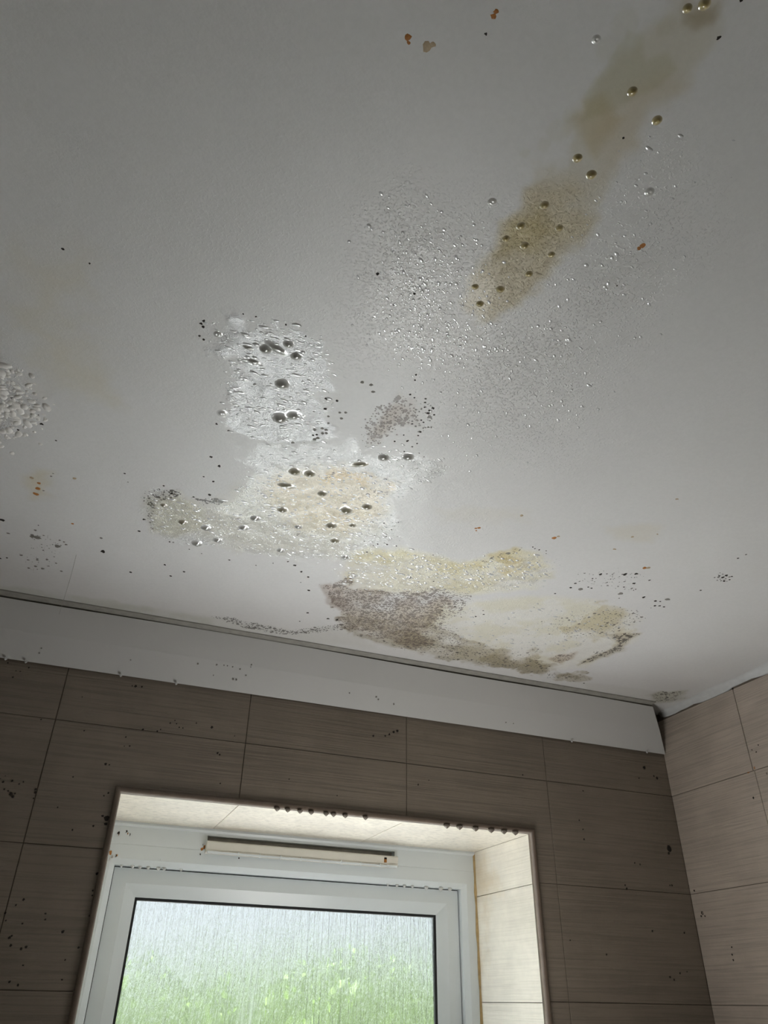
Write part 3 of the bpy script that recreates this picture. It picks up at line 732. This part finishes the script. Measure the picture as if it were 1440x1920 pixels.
for p in ((765,70,6.5,1),(766,80,3,1),(800,88,7,0),(812,84,5,0),(930,22,4,1),(925,31,4.5,1),(1205,461,4.5,1),(1198,466,3.5,1),(73,906,4,1),(71,916,4,1),(67,926,4.6,1),(136,982,3,1),(892,991,2.6,1),(898,990,3,1),(893,995,2,1),(1039,1009,4,1),(1047,1006,3,0),(1209,1065,4,1),(1216,1065,4,0),(1153,1030,3.4,0),(1186,1007,3,0),(1233,1002,2.2,0),(1270,936,3,0),(140,897,3.6,0),(978,967,3,0),(60,896,4,0)):
    ceil_spot('rust_spot' if p[3] else 'faded_spot', M_rust if p[3] else M_rustf, *p[:3], label='orange rust spot' if p[3] else 'faint brown spot')

# mould on the walls, grown on the tiles
def wall_spot(wall, px, py, rp, mat=None, tall=1.0):
    mat = mat or M_mould
    c = on_back(px, py, 1.0) if wall is wall_back else on_right(px, py)
    rr = rp * .72 * np.linalg.norm(c) / FPX * S
    o = bpy.data.objects.new('mould_spot' if mat is not M_rust else 'rust_spot', spot_mesh('wall' + mat.name, mat, random.randrange(6))); C.objects.link(o)
    o.parent = wall; p = Vector(W(*c)); p += Vector((0, -.0004, 0)) if wall is wall_back else Vector((-.0004, 0, 0))
    o.location = p - wall.location; o.scale = (rr, rr * tall, rr)
    # the dome's -z points into the room
    o.rotation_euler = (-math.pi / 2, 0, 0) if wall is wall_back else (math.pi / 2, 0, math.pi / 2 * -1)
    if wall is wall_back: o.rotation_euler = (-math.pi / 2, 0, 0)
    return o
back_sp = [(77,1349,2),(15,1243,1.6),(24,1270,1.8),(54,1252,1.8),(30,1258,1.4),(38,1259,1.4),(254,1287,3),(266,1288,2.2),(248,1286,1.6),(154,1307,1.4),(301,1368,1.6),(268,1368,3),(295,1371,2),(158,1370,1.8),(198,1433,3),(205,1434,2.2),(137,1457,1.8),(236,1382,2.4),(243,1399,1.8),(233,1399,1.6),(319,1356,1.8),(328,1351,1.8),(331,1357,2),(336,1364,1.8),(397,1364,3),(408,1412,2.6),(412,1415,2.2),(368,1356,1.6),(343,1365,1.6),(440,1380,1.6),(6,1466,3),(23,1464,3),(20,1489,3.6),(24,1494,3.2),(28,1488,2),(15,1483,2.2),(8,1480,2),(67,1480,3),(66,1486,2.6),(63,1497,2),(108,1514,1.6),(203,1487,2),(195,1492,1.6),(36,1470,2),(44,1466,1.6),
 (30,1697,2),(10,1712,2.2),(11,1726,2),(42,1732,2),(85,1713,2.4),(85,1724,2.4),(118,1747,3.2),(18,1758,3.4),(22,1755,2),(20,1773,2.4),(40,1779,2.6),(49,1776,2.8),(43,1810,2),(116,1837,2),(18,1841,2.4),(34,1847,2.4),(147,1777,2),(44,1687,2.4),(136,1556,2),(175,1549,2.4),(200,1535,6),(198,1545,4),(182,1638,3),(168,1717,2),(173,1679,2.2),(174,1670,2),(122,1800,1.6),(192,1530,3),
 (542,1461,1.8),(413,1469,1.8),(632,1492,1.6),(784,1472,1.8),(784,1470,1.4),(804,1463,1.6),(980,1453,2.2),(1198,1459,2),(1232,1459,3),(1226,1455,2),(1086,1538,1.8),(1093,1555,2.2),(1095,1574,2.4),(1255,1591,6.5),(1254,1600,3),(1175,1666,3),(1172,1660,2),(1256,1832,2.6),(1264,1837,2),(1275,1825,2),(1137,1790,1.8),(1069,1763,1.6),(1260,1660,2),(1256,1660,1.6),(1223,1746,2),(1283,1749,2),(1293,1661,3),(1208,1440,4),(1093,1483,2),(1190,1618,2),(1200,1621,2),(730,1377,3),(738,1373,3),(745,1371,3.4),(700,1380,2.4),(722,1380,2.4),(1288,1822,1.4)]
for p in back_sp: wall_spot(wall_back, *p)
for p in ((10,1455,12,1),(1,1460,10,1)): wall_spot(wall_back, p[0], p[1], 1, M_mould)
right_sp = [(1359,1406,1.6),(1422,1397,2),(1418,1410,2),(1410,1406,1.4),(1302,1670,2.6),(1317,1712,3.4),(1315,1718,2.4),(1322,1718,2.2),(1372,1776,2),(1373,1790,2),(1375,1800,1.8),(1413,1496,2.4),(1359,1444,1.2),(1438,1450,2),(1376,1405,1.6),(1374,1292,3)]
for p in right_sp: wall_spot(wall_right, *p)
for p in ((1408,1442,4),(1403,1447,3.6),(1415,1440,2.6)): wall_spot(wall_right, *p, mat=M_rust)

# faint dark specks on the cladding board
def board_spot(px, py, rp, mat):
    r = ray(px, py); yT, zT, yB, zB = .9545, .4195, .9945, .3560
    nv = np.array([0, -(zB - zT), yB - yT]); p = r * (nv @ np.array([0, yT, zT])) / (nv @ r)
    nn = nv / np.linalg.norm(nv); nn = nn if nn @ r < 0 else -nn; p = p + nn * .0013
    rr = rp * np.linalg.norm(p) / FPX * S
    o = bpy.data.objects.new('mould_spot', spot_mesh('board' + mat.name, mat, random.randrange(6))); C.objects.link(o)
    o.parent = bd; o.location = Vector(W(*p)) - bd.location; o.scale = (rr, rr, rr * .7)
    o.rotation_euler = Vector(-nn).to_track_quat('Z', 'Y').to_euler()
for p in ((371,1244,2.4),(406,1246,2.2),(420,1247,1.6),(426,1248,1.6),(436,1250,1.8),(450,1254,2.2),(471,1246,2.2),(470,1250,1.6),(437,1273,2.6),(443,1274,2.2),(400,1266,1.4),(461,1266,1.8),(158,1199,2),(78,1215,1.8),(74,1224,1.8),(172,1203,1.4),(245,1237,1.6),(655,1299,1.8),(705,1306,2.4),(709,1311,2),(948,1354,1.8),(962,1356,1.6),(738,1320,2),(868,1308,1.4)): board_spot(p[0], p[1], p[2] * .72, M_mould_g)
# specks and sealant on the window frame
def frame_spot(px, py, rp, mat, y=YF):
    c = on_back(px, py, y); rr = rp * np.linalg.norm(c) / FPX * S
    o = bpy.data.objects.new('mould_spot' if mat is M_mould else 'rust_spot', spot_mesh('frame' + mat.name, mat, random.randrange(6))); C.objects.link(o)
    o.parent = win; o.location = Vector(W(*c)) + Vector((0, -.0003, 0)) - win.location; o.scale = (rr, rr, rr * .6); o.rotation_euler = (-math.pi / 2, 0, random.uniform(0, 3))
for p in ((223,1562,2.6),(236,1559,2.4),(243,1565,2.2),(217,1604,2),(300,1612,1.4),(448,1609,1.2),(376,1602,1.6),(391,1581,2.2),(380,1584,1.6)): frame_spot(*p, M_mould)
for p in ((222,1565,2.4),(240,1563,2),(208,1599,4),(210,1606,3.4),(206,1611,3),(220,1604,2),(384,1588,3.5),(379,1592,2.6)): frame_spot(*p, M_rust)
M_ochre = simple('stained_sealant', (.50, .36, .17), .7, .45, 70, .0008, 120)
def side_seal():
    V, F = [], []; n = 40; r = random.Random(9)
    for i in range(n + 1):
        z = .212 - (.212 - .05 + .6) * i / n; w1 = .0024 + r.uniform(-.0007, .001)
        for a, y in ((.6292, YF + .001), (.6288 - w1, YF + .001), (.6286 - w1, YF - .0012), (.6286, YF - w1 - .0004), (.6292, YF - w1 - .0006)): V.append(W(a, y, z))
    for i in range(n):
        for k in range(5): F.append((i * 5 + k, i * 5 + (k + 1) % 5, i * 5 + 5 + (k + 1) % 5, i * 5 + 5 + k))
    tag(build('side_sealant', V, F, M_ochre, win, smooth=True), 'ochre stained sealant down the right side of the frame')
side_seal()
# ---- larger hanging drops
def drop_mesh(core, rim, h=.55, stretch=1.0, flare=1.35, ringy=0.0):
    V, F, T = [], [], []; n = 20; m_ = 10
    for j in range(m_ + 1):
        s = j / m_; r = flare * (1 - s)
        z = -h * (math.exp(-(r * 1.55) ** 2.4) if r > 0 else 1) + ringy * h * math.exp(-(r * 3.2) ** 2)
        t = math.exp(-(r * 1.35) ** 4)
        for k in range(n):
            a = 2 * math.pi * k / n; V.append((r * math.cos(a) * stretch, r * math.sin(a), z + .02))
            T.append([rim[i] * (1 - t) + core[i] * t for i in range(3)])
    for j in range(m_):
        for k in range(n): F.append((j * n + k, (j + 1) * n + k, (j + 1) * n + (k + 1) % n, j * n + (k + 1) % n))
    me = bpy.data.meshes.new('water_droplet'); me.from_pydata(V, [], F); me.update()
    a = me.color_attributes.new('tone', 'FLOAT_COLOR', 'POINT')
    a.data.foreach_set('color', np.array([[*t, 1] for t in T], np.float32).ravel())
    me.materials.append(M_drop)
    for p in me.polygons: p.use_smooth = True
    return me
def hang(me, px, py, rp, label, group, rot=0, sx=1, sy=1):
    if me is greyd or me is olive: rp *= 1.25
    c = on_ceiling(px, py); rr = rp * np.linalg.norm(c) / FPX * S
    o = bpy.data.objects.new('water_droplet', me); C.objects.link(o)
    o.location = (c[0] * S, c[1] * S, float(local_z(c[0], c[1])) + .0002); o.scale = (rr * sx, rr * sy, rr)
    o.rotation_euler = (0, 0, rot)
    return tag(o, label, 'droplet', group)
amber = drop_mesh((.46, .37, .15), (.60, .54, .38), .55)
olive = drop_mesh((.30, .28, .19), (.80, .77, .68), .5)  # core tone holds murky water and the dark reflection in the bulge
greyd = drop_mesh((.31, .31, .28), (.80, .80, .80), .4)  # grey core: dark reflection painted in, along with the water's depth
clear = drop_mesh((.60, .60, .58), (.76, .76, .75), .5, ringy=.5)
for k, p in enumerate(((1186,172,9),(1232,226,9),(1083,297,9),(1109,328,9.5),(1021,385,9),(977,424,9),(1049,428,8),(949,448,8),(984,461,9),(1034,478,7.5),(992,514,8),(891,538,7.5),(938,543,9),(900,570,8))):
    hang(amber, *p, 'amber water droplet on the yellow stain strip, %s counted down from the upper end' % ORD[k], 'amber droplets on the yellow strip')
for p in ((1321,8,10,'right'),(1289,16,8,'left')):
    hang(amber, *p[:3], '%s of two amber droplets at the far upper end of the yellow stain' % p[3], 'amber droplets at the upper end of the strip')
hang(clear, 923, 379, 9, 'clear round droplet on bare paint just left of the yellow strip', 'clear droplets on bare paint')
hang(clear, 1218, 360, 9, 'faint clear droplet on bare paint right of the yellow strip', 'clear droplets on bare paint')
hang(clear, 1118, 74, 8, 'small clear droplet left of the strip near the top of the photo', 'clear droplets on bare paint')
hang(clear, 408, 627, 9, 'clear ring-shaped blister at the upper left tip of the blistered patch', 'clear ring blisters beside the blistered patch')
hang(clear, 417, 775, 8, 'clear ring-shaped blister at the lower left edge of the blistered patch', 'clear ring blisters beside the blistered patch')
for x, y, r, lab in ((498, 655, 11, 'dark grey droplet, leftmost at the top of the blistered patch'), (541, 646, 9, 'dark grey droplet, middle at the top of the blistered patch'), (556, 668, 10, 'dark olive droplet, right at the top of the blistered patch'),
                     (529, 721, 13, 'large dark grey droplet in the middle of the blistered patch'), (525, 785, 13, 'large dark grey droplet, left of the pair low in the blistered patch'), (550, 780, 10, 'dark grey droplet, right of the pair low in the blistered patch')):
    hang(greyd, x, y, r, lab, 'dark droplets on the blistered patch')
for p in ((719,858,10,'left'),(765,857,10,'right')):
    hang(greyd, *p[:3], '%s of two grey round droplets just below the dotted brown mould' % p[3], 'two grey droplets below the dotted mould')
for k, p in enumerate(sorted(((552,885,10),(581,889,9),(604,926,8),(529,956,8.5),(649,957,10),(688,950,9),(621,986,9),(661,985,6),(628,1014,8)))):
    hang(olive, *p, 'olive grey droplet on the yellow heart of the central patch, %s from the left' % ORD[k], 'olive droplets on the yellow heart')
for k, p in enumerate(sorted(((478,972,8.5),(386,990,8.5),(457,990,8),(369,1019,9),(408,1013,8),(559,988,6.5),(526,1032,7)))):
    hang(greyd, *p, 'grey droplet on the lower left arm of the central patch, %s from the left' % ORD[k], 'grey droplets on the lower left arm')
hang(greyd, 647, 1045, 7, 'lone grey droplet between the central patch and the brown mould', 'stray ceiling droplets')
hang(greyd, 767, 1083, 5, 'tiny grey droplet above the brown mould field', 'stray ceiling droplets')
hang(olive, 343, 979, 8, 'faint yellowish blister inside the grey green left end of the patch', 'stray ceiling droplets')
hang(olive, 307, 947, 6, 'tiny yellow blister at the far left end of the central patch', 'stray ceiling droplets')
hang(olive, 537, 911, 7, 'long narrow grey blister at the left of the yellow heart', 'long narrow blisters', -.12, 2.3, 1.0)
hang(olive, 675, 871, 6.5, 'long narrow grey blister above the yellow heart', 'long narrow blisters', -.55, 2.3, 1.0)
hang(greyd, 475, 678, 7, 'flat long grey blister at the left of the blistered patch', 'long narrow blisters', .1, 1.8, .9)
hang(greyd, 518, 653, 9, 'wide grey ridge joining the droplets at the top of the blistered patch', 'long narrow blisters', .4, 2.4, .9)
hang(greyd, 465, 652, 5, 'short flat grey blister above the left of the blistered patch', 'long narrow blisters', .1, 2.0, .9)

# ---- beads of condensation, too many to count
def beads(name, pts, label, smin, smax, elong=(1, 2.2), dirn=None, mat=None, bsize=1.3):
    V, F = [], []
    n = 7
    for x, y, k in pts:
        r = bsize * random.uniform(smin, smax) * (.6 + .8 * k); e = random.uniform(*elong); z0 = float(local_z(x, y)) + .0002
        th = dirn(x, y) + random.uniform(-.35, .35) if dirn else random.uniform(0, 3.1)
        ca, sa = math.cos(th), math.sin(th); b0 = len(V); h = r * random.uniform(.35, .6)
        bend = random.uniform(-.4, .4)
        for s, t in ((1, 0), (.8, .6), (.4, .95)):
            for q in range(n):
                a = 2 * math.pi * q / n; u = r * e * s * math.cos(a); v = r * s * math.sin(a) + bend * u * u / (r * e) * .5
                V.append((x * S + u * ca - v * sa, y * S + u * sa + v * ca, z0 - h * t))
        V.append((x * S, y * S, z0 - h))
        for L in range(2):
            for q in range(n): F.append((b0 + L * n + q, b0 + (L + 1) * n + q, b0 + (L + 1) * n + (q + 1) % n, b0 + L * n + (q + 1) % n))
        for q in range(n): F.append((b0 + 2 * n + q, b0 + 3 * n, b0 + 2 * n + (q + 1) % n))
    o = build(name, V, F, mat or M_bead, smooth=True)
    tag(o, label, 'condensation', kind='stuff'); return o
M_bead = simple('water_bead', (.84, .85, .86), .10, .02, 30, spec=1.0, ior=2.2)
def scatter(poly, n, seed, power=1.0, spread=None):
    r = np.random.default_rng(seed); P = cpoly(poly); a = np.array(P); out = []; n = int(n * 1.5); spread = .012 if spread is None else spread
    lo, hi = a.min(0), a.max(0)
    while len(out) < n:
        x, y = lo + (hi - lo) * r.random(2)
        if poly_sd(np.array([x]), np.array([y]), P)[0] > 0: out.append((min(x + r.normal() * spread, .89), min(y + r.normal() * spread, .945), r.random() ** 3 * 1.4))
    return out
dirf = lambda x, y: math.atan2(y - .2, x + .05) + .2
pts = scatter([(760, 470), (860, 520), (905, 600), (900, 660), (860, 700), (760, 690), (715, 640), (720, 540)], 620, 1)
pts += scatter([(700, 380), (860, 420), (900, 520), (860, 560), (760, 540), (700, 480)], 170, 2)
pts += scatter([(905, 610), (960, 600), (1050, 560), (1120, 640), (1090, 760), (1030, 830), (960, 780), (900, 700)], 230, 3)
pts += scatter([(780, 690), (900, 700), (960, 860), (860, 860), (800, 800)], 70, 4)
pts += scatter([(1060, 540), (1200, 300), (1320, 260), (1300, 420), (1200, 620), (1120, 800), (1060, 800)], 90, 5)
pts += scatter([(1140, 360), (1260, 260), (1330, 300), (1180, 520), (1040, 600)], 60, 6)
beads('condensation_beads', pts, 'small glittering water beads scattered on the ceiling below the yellow strip', .00055, .0012, (1, 2.6), dirf)
pts = scatter(patB, 700, 11, spread=.006) + scatter(patC, 1200, 12, spread=.006)
beads('condensation_beads', pts, 'fine wet runs and beads on the blistered and central wet patches', .0006, .0014, (1, 3.4), lambda x, y: .1)
pts = scatter([(655, 1045), (760, 1034), (860, 1060), (1000, 1045), (1040, 1075), (980, 1095), (860, 1105), (700, 1105), (650, 1095)], 520, 13) + scatter([(850, 1150), (1050, 1130), (1190, 1150), (1180, 1190), (1060, 1220), (850, 1215)], 160, 14)
beads('condensation_beads', pts, 'wet beads on the yellowed paint above and beside the brown mould', .0007, .0016, (1, 3.2), lambda x, y: .1)
pts = scatter([(-10, 690), (20, 700), (35, 740), (40, 775), (10, 810), (-10, 830)], 170, 15)
beads('paint_flakes', pts, 'cluster of lifted white paint flakes at the left edge of the ceiling', .0011, .0028, (1, 2.0), None, M_plaster, 1.8)['category'] = 'paint flakes'

# ---- drips hanging from edges
def drip_mesh():
    V, F = [], []; n = 12
    prof = [(.0, .35), (.75, .3), (1.0, 0), (.92, -.35), (.62, -.75), (.32, -1.05), (.1, -1.25)]
    for r, z in prof:
        for k in range(n): a = 2 * math.pi * k / n; V.append((r * math.cos(a), r * math.sin(a), z))
    V.append((0, 0, -1.3))
    for L in range(len(prof) - 1):
        for k in range(n): F.append((L * n + k, (L + 1) * n + k, (L + 1) * n + (k + 1) % n, L * n + (k + 1) % n))
    b0 = (len(prof) - 1) * n
    for k in range(n): F.append((b0 + k, len(V) - 1, b0 + (k + 1) % n))
    me = bpy.data.meshes.new('water_drip'); me.from_pydata(V, [], F); me.update(); me.materials.append(M_clear)
    for p in me.polygons: p.use_smooth = True
    return me
dm = drip_mesh(); dmd = dm.copy(); dmd.materials.clear()
M_dirty = simple('dirty_water', (.22, .19, .16), .08, .1, 60, spec=.8, ior=1.33); dmd.materials.append(M_dirty)  # drips against the bright soffit; their backlit darkness is in the colour
def drip(pt, r, label, group, sx=1, me=dm):
    o = bpy.data.objects.new('water_drip', me); C.objects.link(o); o.location = W(*pt); o.scale = (r * sx, r * .8, r)
    return tag(o, label, 'droplet', group)
for k, px in enumerate((519, 539, 562, 583, 611, 625, 647, 685)):
    c = on_back(px, 1478 + 25 + (px - 222) * .113 - 13, .9965); drip((c[0], .9965, .2118), .0052, 'dark drip in the middle of the strip above the window, %s from the left' % ORD[k], 'drips on the middle of the edging strip', 1.3, dmd)
for k, px in enumerate((838, 862, 892, 921, 945, 966)):
    c = on_back(px, 1560, .9965); drip((c[0], .9965, .2118), .0060, 'wide dark drip near the right end of the strip, %s from the left' % ORD[k], 'drips near the right end of the edging strip', 1.5, dmd)
for k, (px, r) in enumerate(((227, 2.2), (248, 2.6), (262, 2.6), (278, 2.8), (297, 3), (308, 2.8), (340, 2.2))):
    c = on_back(px, 1628, YF + .0055); drip((c[0], YF + .005, .1578), r * .0018, 'water drip on the left end of the frame lip, %s from the left' % ORD[k], 'drips at the left end of the frame lip')
for k, (px, r) in enumerate(((727, 2.2), (744, 2.6), (758, 2.6), (773, 2.6), (799, 3.6), (826, 3.8), (843, 3.4))):
    c = on_back(px, 1660, YF + .0055); drip((c[0], YF + .005, .1578), r * .0018, 'water drip on the right end of the frame lip, %s from the left' % ORD[k], 'drips at the right end of the frame lip')
for px, py, lab in ((10, 1238, 'water drip at the far left of the cladding board lower edge'), (48, 1243, 'water drip second from the left on the cladding board lower edge'), (226, 1268, 'small water drip on the board lower edge, up and left of the window corner'),
                    (1072, 1392, 'small water drip on the board lower edge, above and right of the window'), (1213, 1412, 'water drip close to the right end of the cladding board lower edge'), (330, 1283, 'tiny water drip on the board lower edge above the window left corner')):
    c = on_back(px, py, .9925); drip((c[0], .9918, .3550), .0034, lab, 'drips on the lower edge of the cladding board')

# thin cobweb thread hanging from the ceiling near the board
ca = on_ceiling(143, 1040)
V, F = [], []
for k in range(9):
    t = k / 8; z = ZC - .075 * t
    for a in range(5):
        V.append(W(ca[0] + .00022 * math.cos(a * 1.2566) + .0006 * math.sin(t * 4), ca[1] + .00022 * math.sin(a * 1.2566), z))
for k in range(8):
    for a in range(5): F.append((k * 5 + a, k * 5 + (a + 1) % 5, k * 5 + 5 + (a + 1) % 5, k * 5 + 5 + a))
th = build('cobweb_thread', V, F, simple('cobweb', (.45, .44, .42), .7), smooth=True)
tag(th, 'thin grey cobweb thread hanging from the ceiling at the left, before the board', 'cobweb')
